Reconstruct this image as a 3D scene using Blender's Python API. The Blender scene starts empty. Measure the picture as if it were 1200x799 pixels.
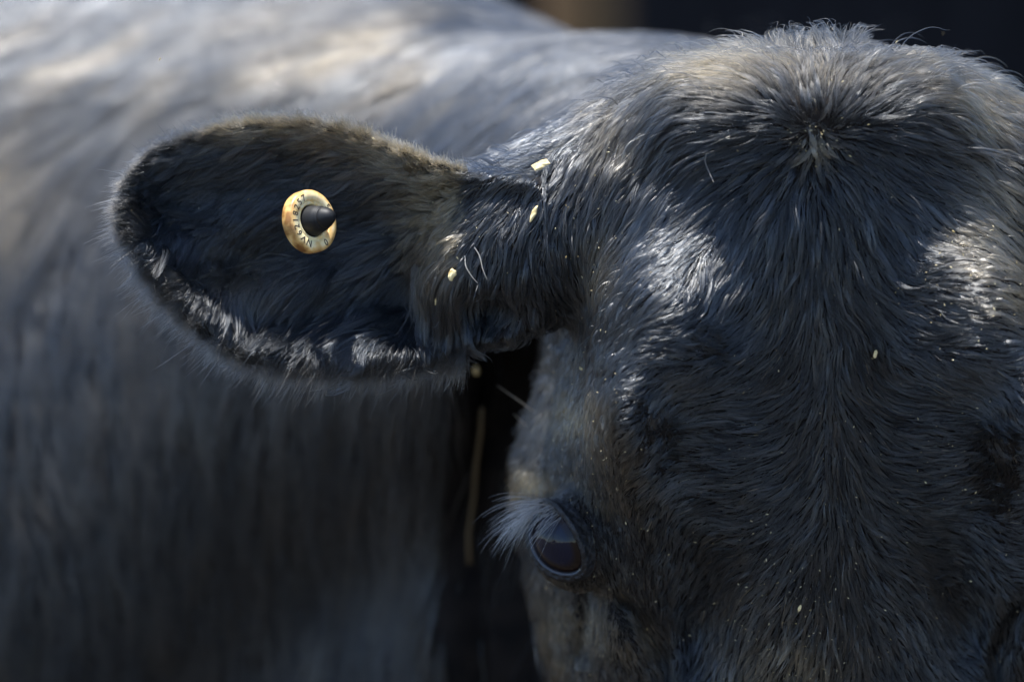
import bpy, math, random
import numpy as np
from mathutils import Matrix, Vector

rng = np.random.default_rng(7)
random.seed(7)
F = np.float32

# ------------------------------------------------------------------ frame of the model
# Everything is modelled in millimetre-like units (1 unit = S metres): x to the right,
# y downwards, z towards the viewer, with the forehead of the cow near z = 0.
S = 0.433 / 1200.0
DIST = 6370.0
PITCH = math.radians(4.0)
CAM = Vector((0.0, 0.0, 1.25))
ROT = Matrix.Rotation(math.radians(90) - PITCH, 3, 'X')
RN = np.array(ROT)

def W(p):
    """model units (N,3) -> world metres"""
    p = np.asarray(p, dtype=np.float64)
    q = np.empty_like(p)
    q[..., 0] = (p[..., 0] - 600.0) * S
    q[..., 1] = (399.5 - p[..., 1]) * S
    q[..., 2] = (p[..., 2] - DIST) * S
    return q @ RN.T + np.array(CAM)

def WV(v):
    v = np.asarray(v, dtype=np.float64)
    return (v * np.array([1, -1, 1])) @ RN.T

scene = bpy.context.scene
# ------------------------------------------------------------------ camera
cam_d = bpy.data.cameras.new('camera')
cam = bpy.data.objects.new('camera', cam_d)
scene.collection.objects.link(cam)
cam.location = CAM
cam.rotation_euler = (math.radians(90) - PITCH, 0, 0)
cam_d.sensor_width = 36.0
cam_d.lens = 36.0 * DIST / 1200.0
cam_d.clip_start = 0.05
cam_d.clip_end = 2000
cam_d.dof.use_dof = True
cam_d.dof.focus_distance = (DIST + 80) * S
cam_d.dof.aperture_fstop = 4.4
cam_d.dof.aperture_blades = 9
scene.camera = cam

# ------------------------------------------------------------------ light
L_CAM = np.array([-0.17, 0.97, 0.13])          # towards the sun, x right / y up / z to viewer
L_CAM = L_CAM / np.linalg.norm(L_CAM)
Lw = RN @ L_CAM
SUN_EL = math.asin(Lw[2])
SUN_AZ = math.atan2(Lw[0], Lw[1])
world = bpy.data.worlds.new('World')
scene.world = world
world.use_nodes = True
nt = world.node_tree
bg = nt.nodes['Background']
sky = nt.nodes.new('ShaderNodeTexSky')
sky.sky_type = 'NISHITA'
sky.sun_disc = False
sky.sun_elevation = SUN_EL
sky.sun_rotation = SUN_AZ
sky.altitude = 200
sky.air_density = 1.0
sky.dust_density = 0.6
sky.ozone_density = 3.0
nt.links.new(sky.outputs[0], bg.inputs[0])
bg.inputs[1].default_value = 0.115
sun_d = bpy.data.lights.new('sun', 'SUN')
sun_d.energy = 5.0
sun_d.angle = math.radians(0.55)
sun_d.color = (1.0, 0.975, 0.93)
sun = bpy.data.objects.new('sun', sun_d)
scene.collection.objects.link(sun)
sun.rotation_euler = Vector(Lw).to_track_quat('Z', 'Y').to_euler()
sun.location = (0, 0, 6)

vs = scene.view_settings
vs.view_transform = 'Standard'
vs.look = 'None'
vs.gamma = 1.0
vs.exposure = 1.42
scene.cycles.max_bounces = 8
scene.cycles.transparent_max_bounces = 8
scene.render.hair_type = 'STRIP'

# ------------------------------------------------------------------ helpers
def link(o, parent=None):
    scene.collection.objects.link(o)
    if parent is not None:
        o.parent = parent
    return o

def tag(o, label=None, cat=None, group=None, kind=None):
    if label: o['label'] = label
    if cat: o['category'] = cat
    if group: o['group'] = group
    if kind: o['kind'] = kind
    return o

def new_mesh(name, verts, faces, mat, parent=None, smooth=True):
    me = bpy.data.meshes.new(name)
    me.from_pydata([tuple(v) for v in verts], [], [tuple(f) for f in faces])
    me.polygons.foreach_set('use_smooth', [smooth] * len(me.polygons))
    me.materials.append(mat)
    me.update()
    return link(bpy.data.objects.new(name, me), parent)

def fast_mesh(name, V, Q, mat, parent=None):
    me = bpy.data.meshes.new(name)
    me.vertices.add(len(V))
    me.vertices.foreach_set('co', V.astype(np.float32).ravel())
    me.loops.add(len(Q) * 4)
    me.loops.foreach_set('vertex_index', Q.astype(np.int32).ravel())
    me.polygons.add(len(Q))
    me.polygons.foreach_set('loop_start', np.arange(len(Q), dtype=np.int32) * 4)
    me.polygons.foreach_set('use_smooth', np.ones(len(Q), dtype=bool))
    me.materials.append(mat)
    me.update(calc_edges=True)
    me.validate()
    return link(bpy.data.objects.new(name, me), parent)

def mat_new(name, base=(0.5, 0.5, 0.5), rough=0.6, **kw):
    m = bpy.data.materials.new(name)
    m.use_nodes = True
    b = m.node_tree.nodes['Principled BSDF']
    b.inputs['Base Color'].default_value = (*base, 1)
    b.inputs['Roughness'].default_value = rough
    for k, v in kw.items():
        b.inputs[k.replace('_', ' ')].default_value = v
    return m

def noise_color(m, c1, c2, scale, detail=6, coord='Object', lo=0.35, hi=0.65, bump=0.0, stretch=None):
    nt = m.node_tree
    b = nt.nodes['Principled BSDF']
    tc = nt.nodes.new('ShaderNodeTexCoord')
    n = nt.nodes.new('ShaderNodeTexNoise')
    n.inputs['Scale'].default_value = scale
    n.inputs['Detail'].default_value = detail
    src = tc.outputs[coord]
    if stretch:
        mp = nt.nodes.new('ShaderNodeMapping')
        mp.inputs['Scale'].default_value = stretch
        nt.links.new(src, mp.inputs[0])
        src = mp.outputs[0]
    nt.links.new(src, n.inputs['Vector'])
    r = nt.nodes.new('ShaderNodeValToRGB')
    r.color_ramp.elements[0].position = lo
    r.color_ramp.elements[0].color = (*c1, 1)
    r.color_ramp.elements[1].position = hi
    r.color_ramp.elements[1].color = (*c2, 1)
    nt.links.new(n.outputs[0], r.inputs[0])
    nt.links.new(r.outputs[0], b.inputs['Base Color'])
    if bump:
        bp = nt.nodes.new('ShaderNodeBump')
        bp.inputs['Strength'].default_value = bump
        bp.inputs['Distance'].default_value = 0.002
        nt.links.new(n.outputs[0], bp.inputs['Height'])
        nt.links.new(bp.outputs[0], b.inputs['Normal'])
    return r

def fur_material(name, dark, tan, rough=0.32, radial=0.55, ior=(1.22, 1.72)):
    """black hair; the attribute 'tint' bleaches it to tan, 'shade' varies it from hair to hair"""
    m = bpy.data.materials.new(name)
    m.use_nodes = True
    nt = m.node_tree
    nt.nodes.clear()
    out = nt.nodes.new('ShaderNodeOutputMaterial')
    h = nt.nodes.new('ShaderNodeBsdfHairPrincipled')
    h.model = 'CHIANG'
    h.parametrization = 'COLOR'
    h.inputs['Roughness'].default_value = rough
    h.inputs['Radial Roughness'].default_value = radial
    h.inputs['IOR'].default_value = 1.47
    h.inputs['Random Roughness'].default_value = 0.3
    at = nt.nodes.new('ShaderNodeAttribute'); at.attribute_name = 'tint'
    mx = nt.nodes.new('ShaderNodeMix'); mx.data_type = 'RGBA'
    mx.inputs[6].default_value = (*dark, 1)
    mx.inputs[7].default_value = (*tan, 1)
    nt.links.new(at.outputs['Fac'], mx.inputs[0])
    nt.links.new(mx.outputs[2], h.inputs['Color'])
    ag = nt.nodes.new('ShaderNodeAttribute'); ag.attribute_name = 'gloss'     # greasy, dusty and clean locks, plus sheen set by area to mimic sunlight
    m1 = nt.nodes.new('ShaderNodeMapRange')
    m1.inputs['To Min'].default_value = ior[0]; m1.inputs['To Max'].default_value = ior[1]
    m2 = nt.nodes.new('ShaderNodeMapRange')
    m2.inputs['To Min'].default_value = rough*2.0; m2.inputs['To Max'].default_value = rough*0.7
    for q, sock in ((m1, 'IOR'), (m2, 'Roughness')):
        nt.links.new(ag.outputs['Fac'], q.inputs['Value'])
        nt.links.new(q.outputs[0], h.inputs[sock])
    nt.links.new(h.outputs[0], out.inputs['Surface'])
    return m

# ------------------------------------------------------------------ the surroundings
m_ground = mat_new('trodden_earth', rough=0.95)
noise_color(m_ground, (0.02, 0.018, 0.016), (0.06, 0.05, 0.038), 9, 8, bump=0.6)
gv = [(-300, -300, 0), (300, -300, 0), (300, 300, 0), (-300, 300, 0)]
g = new_mesh('ground', gv, [(0, 1, 2, 3)], m_ground, smooth=False)
tag(g, 'trodden brown earth of the yard under the cow', kind='structure')

def box(x0, x1, y0, y1, z0, z1, V, Fc):
    n = len(V)
    V += [(x0, y0, z0), (x1, y0, z0), (x1, y1, z0), (x0, y1, z0), (x0, y0, z1), (x1, y0, z1), (x1, y1, z1), (x0, y1, z1)]
    Fc += [(n, n+3, n+2, n+1), (n+4, n+5, n+6, n+7), (n, n+1, n+5, n+4), (n+1, n+2, n+6, n+5), (n+2, n+3, n+7, n+6), (n+3, n, n+4, n+7)]

m_shed = mat_new('dark_boards', rough=0.9, Specular_IOR_Level=0.15)  # near-black boards: the dark of a shaded shed put into their colour
noise_color(m_shed, (0.005, 0.005, 0.0065), (0.012, 0.012, 0.015), 3, 6, stretch=(8, 8, 0.6), bump=0.4)
m_roof = mat_new('shed_roofing', (0.06, 0.06, 0.065), 0.5)
shed = link(bpy.data.objects.new('shed', None))
shed.location = (2, 9, 0)
tag(shed, 'dark board shed wall out of focus behind the head of the cow', 'shed')
V, Fc = [], []
box(-9, 10, 0.0, 0.06, 0, 3.2, V, Fc)
box(-9, -8.94, 0.06, 4, 0, 3.2, V, Fc)
box(9.94, 10, 0.06, 4, 0, 3.2, V, Fc)
box(-8.94, 9.94, 3.94, 4, 0, 3.2, V, Fc)
new_mesh('wall', V, Fc, m_shed, shed, False)
V, Fc = [], []
x = -8.95
while x < 9.9:
    box(x, x + 0.045, -0.022, -0.001, 0.02, 3.15, V, Fc)
    x += 0.21
o = new_mesh('cover_strips', V, Fc, m_shed, shed, False)
V, Fc = [], []
box(-9.4, 10.4, -0.5, 4.4, 3.22, 3.34, V, Fc)
new_mesh('roof', V, Fc, m_roof, shed, False)

# timber post, seen as a brown smudge over the withers
m_post = mat_new('weathered_timber', rough=0.8)
noise_color(m_post, (0.055, 0.028, 0.008), (0.095, 0.052, 0.016), 5, 6, stretch=(6, 6, 0.7), bump=0.5)
def post(px, dist, half):
    c = 600 + (px - 600) * dist / (DIST * S)
    p = W([[c, 0, DIST - dist / S]])[0]
    V, Fc = [], []
    seg = 14
    zs = [-0.1, 0.6, 1.3, 1.8, 2.06, 2.1]
    for j, z in enumerate(zs):
        for i in range(seg):
            a = 2 * math.pi * i / seg
            r = half * (1.04 - 0.03 * j + 0.04 * math.sin(3 * a + j)) * (0.7 if j == len(zs) - 1 else 1)
            V.append((r * math.cos(a), r * math.sin(a), z))
    for j in range(len(zs) - 1):
        for i in range(seg):
            Fc.append((j*seg+i, j*seg+(i+1) % seg, (j+1)*seg+(i+1) % seg, (j+1)*seg+i))
    Fc.append(tuple(range((len(zs)-1)*seg, len(zs)*seg)))
    o = new_mesh('timber_post', V, Fc, m_post)
    o.location = (p[0], p[1], 0)
    return o
po = post(683, 5.2, 0.042)
tag(po, 'round golden brown timber post blurred beyond the back of the cow', 'post')

# ------------------------------------------------------------------ sculpture of the cow: a signed distance field
def interp(y, xs, ys):
    return np.interp(y, xs, ys).astype(F)

def smin(a, b, k):
    h = np.clip(0.5 + 0.5 * (b - a) / k, 0, 1)
    return b + (a - b) * h - k * h * (1 - h)

def smax(a, b, k):
    return -smin(-a, -b, k)

def smooth_table(xs, ys, n=9, span=28.0):
    g = np.arange(min(xs) - 60, max(xs) + 60, 4.0)
    v = np.interp(g, xs, ys)
    k = np.hanning(n + 2)[1:-1]; k /= k.sum()
    vp = np.pad(v, n // 2, mode='edge')
    return g, np.convolve(vp, k, mode='valid')

WID = ([11, 13, 16, 23, 46, 73, 96, 152, 300, 400, 450, 510, 600, 760, 900, 1050, 1200, 1300, 1360, 1395, 1400],
       [2, 30, 75, 122, 176, 210, 236, 280, 318, 312, 322, 340, 343, 322, 280, 235, 215, 200, 150, 60, 4])
ZFR = smooth_table([13, 22, 34, 52, 74, 106, 200, 300, 450, 600, 760, 1000, 1200, 1400],
                   [-150, -84, -40, -15, -3, 0, -14, -32, -64, -100, -148, -225, -275, -355], 7)
THK = ([11, 13, 16, 23, 46, 73, 100, 150, 300, 450, 600, 760, 1000, 1200, 1300, 1360, 1400],
       [2, 20, 40, 66, 125, 172, 212, 250, 310, 345, 350, 330, 260, 200, 190, 130, 5])

def seg_dist(X, Y, pts):
    """distance of 2-D points to a polyline and the parameter along it"""
    best = np.full(np.broadcast(X, Y).shape, 1e9, dtype=F)
    tt = np.zeros_like(best)
    n = len(pts) - 1
    for i in range(n):
        ax, ay = pts[i]; bx, by = pts[i+1]
        dx, dy = bx-ax, by-ay
        h = np.clip(((X-ax)*dx + (Y-ay)*dy) / (dx*dx+dy*dy), 0, 1)
        d = np.hypot(X-ax-h*dx, Y-ay-h*dy)
        m = d < best
        best = np.where(m, d, best)
        tt = np.where(m, (i+h)/n, tt)
    return best, tt

def poly_sd(X, Y, pts):
    """signed distance to a closed polygon, negative inside"""
    d = np.full(np.broadcast(X, Y).shape, 1e9, dtype=F)
    ins = np.zeros(d.shape, dtype=bool)
    n = len(pts)
    for i in range(n):
        ax, ay = pts[i]; bx, by = pts[(i+1) % n]
        dx, dy = bx-ax, by-ay
        h = np.clip(((X-ax)*dx + (Y-ay)*dy) / (dx*dx+dy*dy), 0, 1)
        d = np.minimum(d, np.hypot(X-ax-h*dx, Y-ay-h*dy))
        if ay != by:
            c = ((ay > Y) != (by > Y)) & (X < (bx-ax)*(Y-ay)/(by-ay)+ax)
            ins ^= c
    return np.where(ins, -d, d).astype(F)

ROLL = 0.047
CX0, CY0 = 951.0, 40.0
def head_local(x, y):
    X = (x - CX0) - ROLL * (y - CY0)
    Y = (y - CY0) + ROLL * (x - CX0) * 0.35
    return X, Y

# hand-placed swellings and hollows of the face (both sides): X, Y, amplitude, sx, sy
BUMPS = [
    (200, 330, 104, 84, 92), (0, 88, 14, 150, 34), (150, 84, 8, 52, 38), (200, 160, -8, 60, 30),
    (150, 372, 16, 60, 26), (250, 450, 158, 54, 82), (302, 345, -70, 20, 40), (160, 400, 26, 50, 30), (288, 430, -24, 12, 60),
    (150, 640, -58, 46, 90), (172, 720, -48, 38, 60), (88, 170, -10, 60, 60),
    (300, 410, -22, 13, 60), (0, 420, 16, 60, 300), (236, 575, 26, 36, 70),
    (258, 700, 30, 34, 60), (120, 420, -8, 60, 90),
]
CREASES = [   # polyline in |X|,Y ; amplitude ; width
    ([(176, 36), (200, 70), (222, 110), (238, 160)], -22, 14),
    ([(283, 640), (292, 690), (303, 760)], -34, 12),
    ([(262, 655), (225, 700), (205, 745), (196, 800)], -30, 12),
    ([(285, 548), (262, 590), (268, 628)], -9, 7),
]
EYE_C = np.array([678.0, 641.0, -214.0]); EYE_R = 55.0
def nrm(v):
    v = np.asarray(v, dtype=float); return v / np.linalg.norm(v)
EYE_G = nrm([-0.57, -0.03, 0.82])            # where the eye looks
_l = nrm([0.66, 0.74, 0.10]); EYE_L = nrm(_l - np.dot(_l, EYE_G) * EYE_G)      # long axis of the lids
EYE_S = np.cross(EYE_G, EYE_L)

pf = 1 + 110 / DIST
def pcor(pts, f=pf):
    return [(600 + (a-600)*f, 400 + (b-400)*f) for a, b in pts]
EAR = pcor([(640, 212), (575, 200), (535, 188), (500, 178), (462, 163), (432, 150), (392, 137), (350, 132), (310, 132), (268, 138), (228, 149),
            (190, 163), (163, 180), (146, 202), (139, 228), (142, 258), (156, 290), (178, 320), (205, 350), (238, 380),
            (276, 404), (316, 420), (360, 428), (405, 428), (452, 424), (500, 420), (545, 410), (600, 400), (640, 380)])
def ear_mid(x, y, d2):
    ins = np.clip(-d2, 0, 400)
    cup = 1 - np.exp(-(ins / 48.0) ** 1.4)
    q = np.clip((x - 330) / 170, 0, 1)
    base = -128 + (-0.10 - 0.20 * q * q) * (y - 280) + 0.00025 * (x - 330) ** 2
    fold = 10 * np.exp(-((x - 300) / 120.0) ** 2 - ((y - 330) / 26.0) ** 2)
    ridge = 21 * np.sin(x * 0.018 + y * 0.062) * np.exp(-((x - 330) / 130.0) ** 2 - ((y - 300) / 80.0) ** 2)
    return base - 84 * cup + ridge + fold

def sphere(x, y, z, c, r):
    return np.sqrt((x-c[0])**2 + (y-c[1])**2 + (z-c[2])**2) - r

def capsule(x, y, z, a, b, ra, rb):
    a = np.array(a, float); b = np.array(b, float); d = b - a
    h = np.clip(((x-a[0])*d[0] + (y-a[1])*d[1] + (z-a[2])*d[2]) / d.dot(d), 0, 1)
    return np.sqrt((x-a[0]-h*d[0])**2 + (y-a[1]-h*d[1])**2 + (z-a[2]-h*d[2])**2) - (ra + (rb-ra)*h)

def ear_sdf(x, y, z):
    d2 = poly_sd(x[..., 0], y[..., 0], EAR)[..., None] if x.shape[-1] == 1 else poly_sd(x, y, EAR)
    zm = ear_mid(x, y, d2)
    th = 7.0 + 1.5 * np.exp(-(np.clip(-d2, 0, 400) / 14.0) ** 2)
    slab = (np.abs(z - zm) - th) * 0.75
    return smax(d2 + 7, slab, 14)

def cow_sdf(x, y, z):
    """x:(nx,1,1) y:(1,ny,1) z:(1,1,nz) -> float32 field"""
    x = x.astype(F); y = y.astype(F); z = z.astype(F)
    X, Y = head_local(x, y)
    aX = np.sqrt(X * X + 36)
    Wd = interp(Y, *WID); T = interp(Y, *THK); zf = interp(Y, *ZFR)
    zc = zf - T
    bump = np.zeros(np.broadcast(X, Y).shape, dtype=F)
    for (bx, by, a, sx, sy) in BUMPS:
        bump += a * np.exp(-((aX-bx)/sx)**2 - ((Y-by)/sy)**2)
        if bx == 0: pass
    for pts, a, w in CREASES:
        d, t = seg_dist(aX, Y + 0*aX, pts)
        bump += a * np.exp(-(d/w)**2) * np.clip(np.minimum(t, 1-t) * 8, 0, 1)
    v = (z - zc - bump * np.clip((z - zc + 60) / 120, 0, 1)) / T
    u = aX / Wd
    r = (np.minimum(u, 20) ** 2.5 + np.minimum(np.abs(v), 20) ** 2.3) ** F(1 / 2.4)
    f = np.clip((r - 1) * np.minimum(Wd, T) * 0.8, -200, 260)
    f = np.where(Y < 11, np.maximum(f, 13 - Y), f)
    f = np.where(Y > 1400, np.maximum(f, Y - 1400), f)
    del r, v, u
    # jaw
    for s in (-1, 1):
        jx = CX0 + ROLL * 500
        f = smin(f, capsule(x, y, z, (jx + s*190, 560, -470), (jx + s*110, 1150, -420), 150, 95), 90)
        f = smin(f, capsule(x, y, z, (jx + s*170 - 10, 500, -450), (jx + s*195, 700, -450), 120, 120), 60)
    # root of the ears (left in view, right mirrored)
    for s, cx in ((-1, CX0 + 8), (1, CX0 + 8)):
        f = smin(f, capsule(x, y, z, (cx + s*158, 186, -205), (cx + s*352, 283, -182), 112, 100), 46)
        f = smin(f, capsule(x, y, z, (cx + s*352, 290, -182), (cx + s*400, 330, -165), 88, 62), 40)
    f = smax(f, -sphere(x, y, z, (572, 372, -118), 34), 22)      # mouth of the ear canal
    # neck and trunk
    nb = capsule(x, y, z, (960, 330, -480), (760, 366, -950), 285, 350)
    nb = smin(nb, capsule(x, y, z, (760, 366, -950), (350, 445, -1500), 350, 570), 120)
    nb = smin(nb, capsule(x, y, z, (350, 465, -1500), (0, 700, -1950), 560, 905), 160)
    nb = smin(nb, capsule(x, y, z, (0, 700, -1950), (-1900, 740, -3250), 925, 960), 160)
    nb = smin(nb, capsule(x, y, z, (-1900, 740, -3250), (-2500, 760, -3650), 960, 820), 160)
    nb = smin(nb, capsule(x, y, z, (640, 800, -950), (250, 1250, -1500), 200, 380), 140)
    for lx, lz, fw in ((260, -1500, 1), (-420, -2200, 1), (-2080, -3050, 0), (-2500, -3850, 0)):
        kx = lx + (25 if fw else -60)
        nb = smin(nb, capsule(x, y, z, (lx, 1400, lz), (kx, 2350, lz+20), 290 if fw else 330, 110), 200)
        nb = smin(nb, capsule(x, y, z, (kx, 2350, lz+20), (kx, 3120, lz+20), 100, 72), 40)
        nb = smin(nb, capsule(x, y, z, (kx, 3140, lz+20), (kx+40, 3230, lz+50), 90, 118), 40)
    # deep fold between the cheek and the neck, carved in to make the gap dark
    sx_, sy_, sz_ = np.abs(x-602) - 42, np.abs(y-690) - 330, np.abs(z+520) - 300
    slot = np.maximum(np.maximum(sx_, sy_), sz_)
    nb = smax(nb, -slot, 110)
    f = smin(f, nb.astype(F), (70 - 48*np.clip((y-300)/60, 0, 1)*(x < 800)).astype(F))
    del nb
    # muzzle
    f = smin(f, capsule(x, y, z, (CX0+ROLL*1250-95, 1290, -330), (CX0+ROLL*1250+95, 1290, -330), 115, 115), 60)
    for s in (-1, 1):
        f = smax(f, -capsule(x, y, z, (CX0+62+s*105, 1300, -215), (CX0+62+s*80, 1330, -290), 24, 20), 14)
    # eyes
    for s in (-1, 1):
        c, g, l, sh = EYE_C.copy(), EYE_G.copy(), EYE_L.copy(), EYE_S.copy()
        if s == 1:
            ax = CX0 + ROLL * (c[1] - CY0)
            c[0] = 2 * ax - c[0]
            for w_ in (g, l, sh): w_[0] *= -1
        f = smin(f, sphere(x, y, z, c - np.array([s*-1*-6, 0, 6]), EYE_R + 5), 26)
        o_ = c + g * EYE_R
        px, py, pz = x-o_[0], y-o_[1], z-o_[2]
        a = (px*l[0] + py*l[1] + pz*l[2]) / 76.0
        b = (px*sh[0] + py*sh[1] + pz*sh[2]) / 38.0
        d = (px*g[0] + py*g[1] + pz*g[2]) / 46.0
        e = (np.sqrt(a*a + b*b + d*d) - 1) * 40
        f = smax(f, -e, 14)
    return f.astype(F)

def axis(parts):
    out = []
    for a, b, st in parts:
        out.append(np.arange(a, b, st))
    return np.concatenate(out + [[parts[-1][1]]]).astype(np.float64)
GX = axis([(-3560, 80, 45), (80, 1400, 5), (1400, 1860, 11.5)])
GY = axis([(-320, 10, 11), (10, 860, 5), (860, 1460, 20), (1460, 3440, 40)])
GZ = axis([(-4560, -760, 50), (-760, -420, 12), (-420, 70, 5)])
SD = np.empty((len(GX), len(GY), len(GZ)), dtype=F)
for i0 in range(0, len(GX), 64):
    sl = slice(i0, min(i0+64, len(GX)))
    SD[sl] = cow_sdf(GX[sl, None, None], GY[None, :, None], GZ[None, None, :])
# ears: joined in their own sub-boxes
def sub(lo, hi, G):
    return slice(int(np.searchsorted(G, lo)), int(np.searchsorted(G, hi)))
sx, sy, sz = sub(100, 640, GX), sub(90, 470, GY), sub(-300, 0, GZ)
e = ear_sdf(GX[sx, None, None], GY[None, sy, None], GZ[None, None, sz])
SD[sx, sy, sz] = smin(SD[sx, sy, sz], e.astype(F), 34)
MIRX = 2 * (CX0 + 8)
sx = sub(MIRX-640, MIRX-100, GX)
e = ear_sdf(MIRX - GX[sx, None, None], GY[None, sy, None], GZ[None, None, sz])
SD[sx, sy, sz] = smin(SD[sx, sy, sz], e.astype(F), 34)

def surface_nets(D, gx, gy, gz):
    ins = D < 0
    nx, ny, nz = D.shape
    c = np.zeros((nx-1, ny-1, nz-1), dtype=np.uint8)
    for i in (0, 1):
        for j in (0, 1):
            for k in (0, 1):
                c += ins[i:nx-1+i, j:ny-1+j, k:nz-1+k]
    act = np.argwhere((c > 0) & (c < 8))
    idx = np.full(c.shape, -1, dtype=np.int32)
    idx[act[:, 0], act[:, 1], act[:, 2]] = np.arange(len(act))
    acc = np.zeros((len(act), 3)); cnt = np.zeros(len(act))
    A = act
    corners = [(0,0,0),(1,0,0),(0,1,0),(1,1,0),(0,0,1),(1,0,1),(0,1,1),(1,1,1)]
    val = {q: D[A[:,0]+q[0], A[:,1]+q[1], A[:,2]+q[2]].astype(np.float64) for q in corners}
    P = {q: np.stack([gx[A[:,0]+q[0]], gy[A[:,1]+q[1]], gz[A[:,2]+q[2]]], 1) for q in corners}
    for q in corners:
        for ax in range(3):
            if q[ax] == 0:
                r = list(q); r[ax] = 1; r = tuple(r)
                m = (val[q] < 0) != (val[r] < 0)
                t = np.where(m, val[q] / np.where(m, val[q]-val[r], 1), 0)
                acc += m[:, None] * (P[q] + (P[r]-P[q]) * t[:, None])
                cnt += m
    V = acc / cnt[:, None]
    quads = []
    for ax in range(3):
        a = [slice(1, n-1) for n in (nx, ny, nz)]
        lo = list(a); hi = list(a)
        lo[ax] = slice(0, (nx, ny, nz)[ax]-1); hi[ax] = slice(1, (nx, ny, nz)[ax])
        s0, s1 = ins[tuple(lo)], ins[tuple(hi)]
        e = np.argwhere(s0 != s1)
        flip = s0[e[:, 0], e[:, 1], e[:, 2]]
        off = np.ones(3, int); off[ax] = 0
        e = e + off
        u, v = [(1, 2), (2, 0), (0, 1)][ax]
        q = []
        for du, dv in ((1, 1), (0, 1), (0, 0), (1, 0)):
            w = e.copy(); w[:, u] -= du; w[:, v] -= dv
            q.append(idx[w[:, 0], w[:, 1], w[:, 2]])
        q = np.stack(q, 1)
        q[~flip] = q[~flip][:, ::-1]
        quads.append(q)
    return V, np.concatenate(quads)

CV, CQ = surface_nets(SD, GX, GY, GZ)

def sd_sample(P):
    """trilinear value and gradient of the field at points (N,3)"""
    I, Fr, Sp = [], [], []
    for k, G in enumerate((GX, GY, GZ)):
        c = np.clip(P[:, k], G[0]+1e-3, G[-1]-1e-3)
        i = np.clip(np.searchsorted(G, c, side='right')-1, 0, len(G)-2)
        sp = G[i+1]-G[i]
        I.append(i); Fr.append((c-G[i])/sp); Sp.append(sp)
    i, j, k = I; fx, fy, fz = Fr
    c = {}
    for a in (0, 1):
        for b in (0, 1):
            for d in (0, 1):
                c[a, b, d] = SD[i+a, j+b, k+d].astype(np.float64)
    def L(p, q, t): return p + (q-p)*t
    x00 = L(c[0,0,0], c[1,0,0], fx); x10 = L(c[0,1,0], c[1,1,0], fx)
    x01 = L(c[0,0,1], c[1,0,1], fx); x11 = L(c[0,1,1], c[1,1,1], fx)
    y0 = L(x00, x10, fy); y1 = L(x01, x11, fy)
    val = L(y0, y1, fz)
    gz = (y1-y0)/Sp[2]
    gy = L(x10-x00, x11-x01, fz)/Sp[1]
    dx0 = L(c[1,0,0]-c[0,0,0], c[1,1,0]-c[0,1,0], fy)
    dx1 = L(c[1,0,1]-c[0,0,1], c[1,1,1]-c[0,1,1], fy)
    gx = L(dx0, dx1, fz)/Sp[0]
    g = np.stack([gx, gy, gz], 1)
    n = np.linalg.norm(g, axis=1)+1e-9
    return val / n, g/n[:, None]

def hit(px, py, lift=0.0, zstart=150.0):
    """first point of the hide met by the sight line through photo point (px, py)"""
    px = np.atleast_1d(np.asarray(px, float)); py = np.atleast_1d(np.asarray(py, float))
    z = np.full(px.shape, zstart)
    for _ in range(160):
        f = 1 - z/DIST
        P = np.stack([600+(px-600)*f, 399.5+(py-399.5)*f, z], 1)
        v, n = sd_sample(P)
        z = z - np.clip((v-lift)*0.6, -20, 40)
    return P, n

# ------------------------------------------------------------------ cow objects
cow = link(bpy.data.objects.new('cow', None))
cow.location = W([[0, 780, -1950]])[0] * np.array([1, 1, 0])
tag(cow, 'black cow facing the viewer with lowered forehead, one ear spread wide and sunlit back', 'cow')
bpy.context.view_layer.update()
CINV = cow.matrix_world.inverted()

def own(o):
    o.matrix_parent_inverse = CINV
    return o

m_skin = mat_new('black_hide', (0.010, 0.009, 0.009), 0.85, Specular_IOR_Level=0.12)
_r = noise_color(m_skin, (0.006, 0.0055, 0.006), (0.016, 0.013, 0.012), 60, 6, bump=0.4)
body = own(fast_mesh('body', W(CV), CQ, m_skin, cow))

# ------------------------------------------------------------------ fur
NS = 9
_k = rng.normal(size=(14, 3)); _ph = rng.uniform(0, 6.28, size=(14, 3))
def wob(P, scale, seed=0):
    """smooth pseudo-noise vector field"""
    out = np.zeros((len(P), 3))
    for m in range(6):
        kk = _k[(m+seed) % 14] / scale
        ph = P @ kk
        for c in range(3):
            out[:, c] += np.sin(ph*(1+0.3*m) + _ph[(m+seed) % 14, c] + c*2.1*m)
    return out / 2.4

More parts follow.
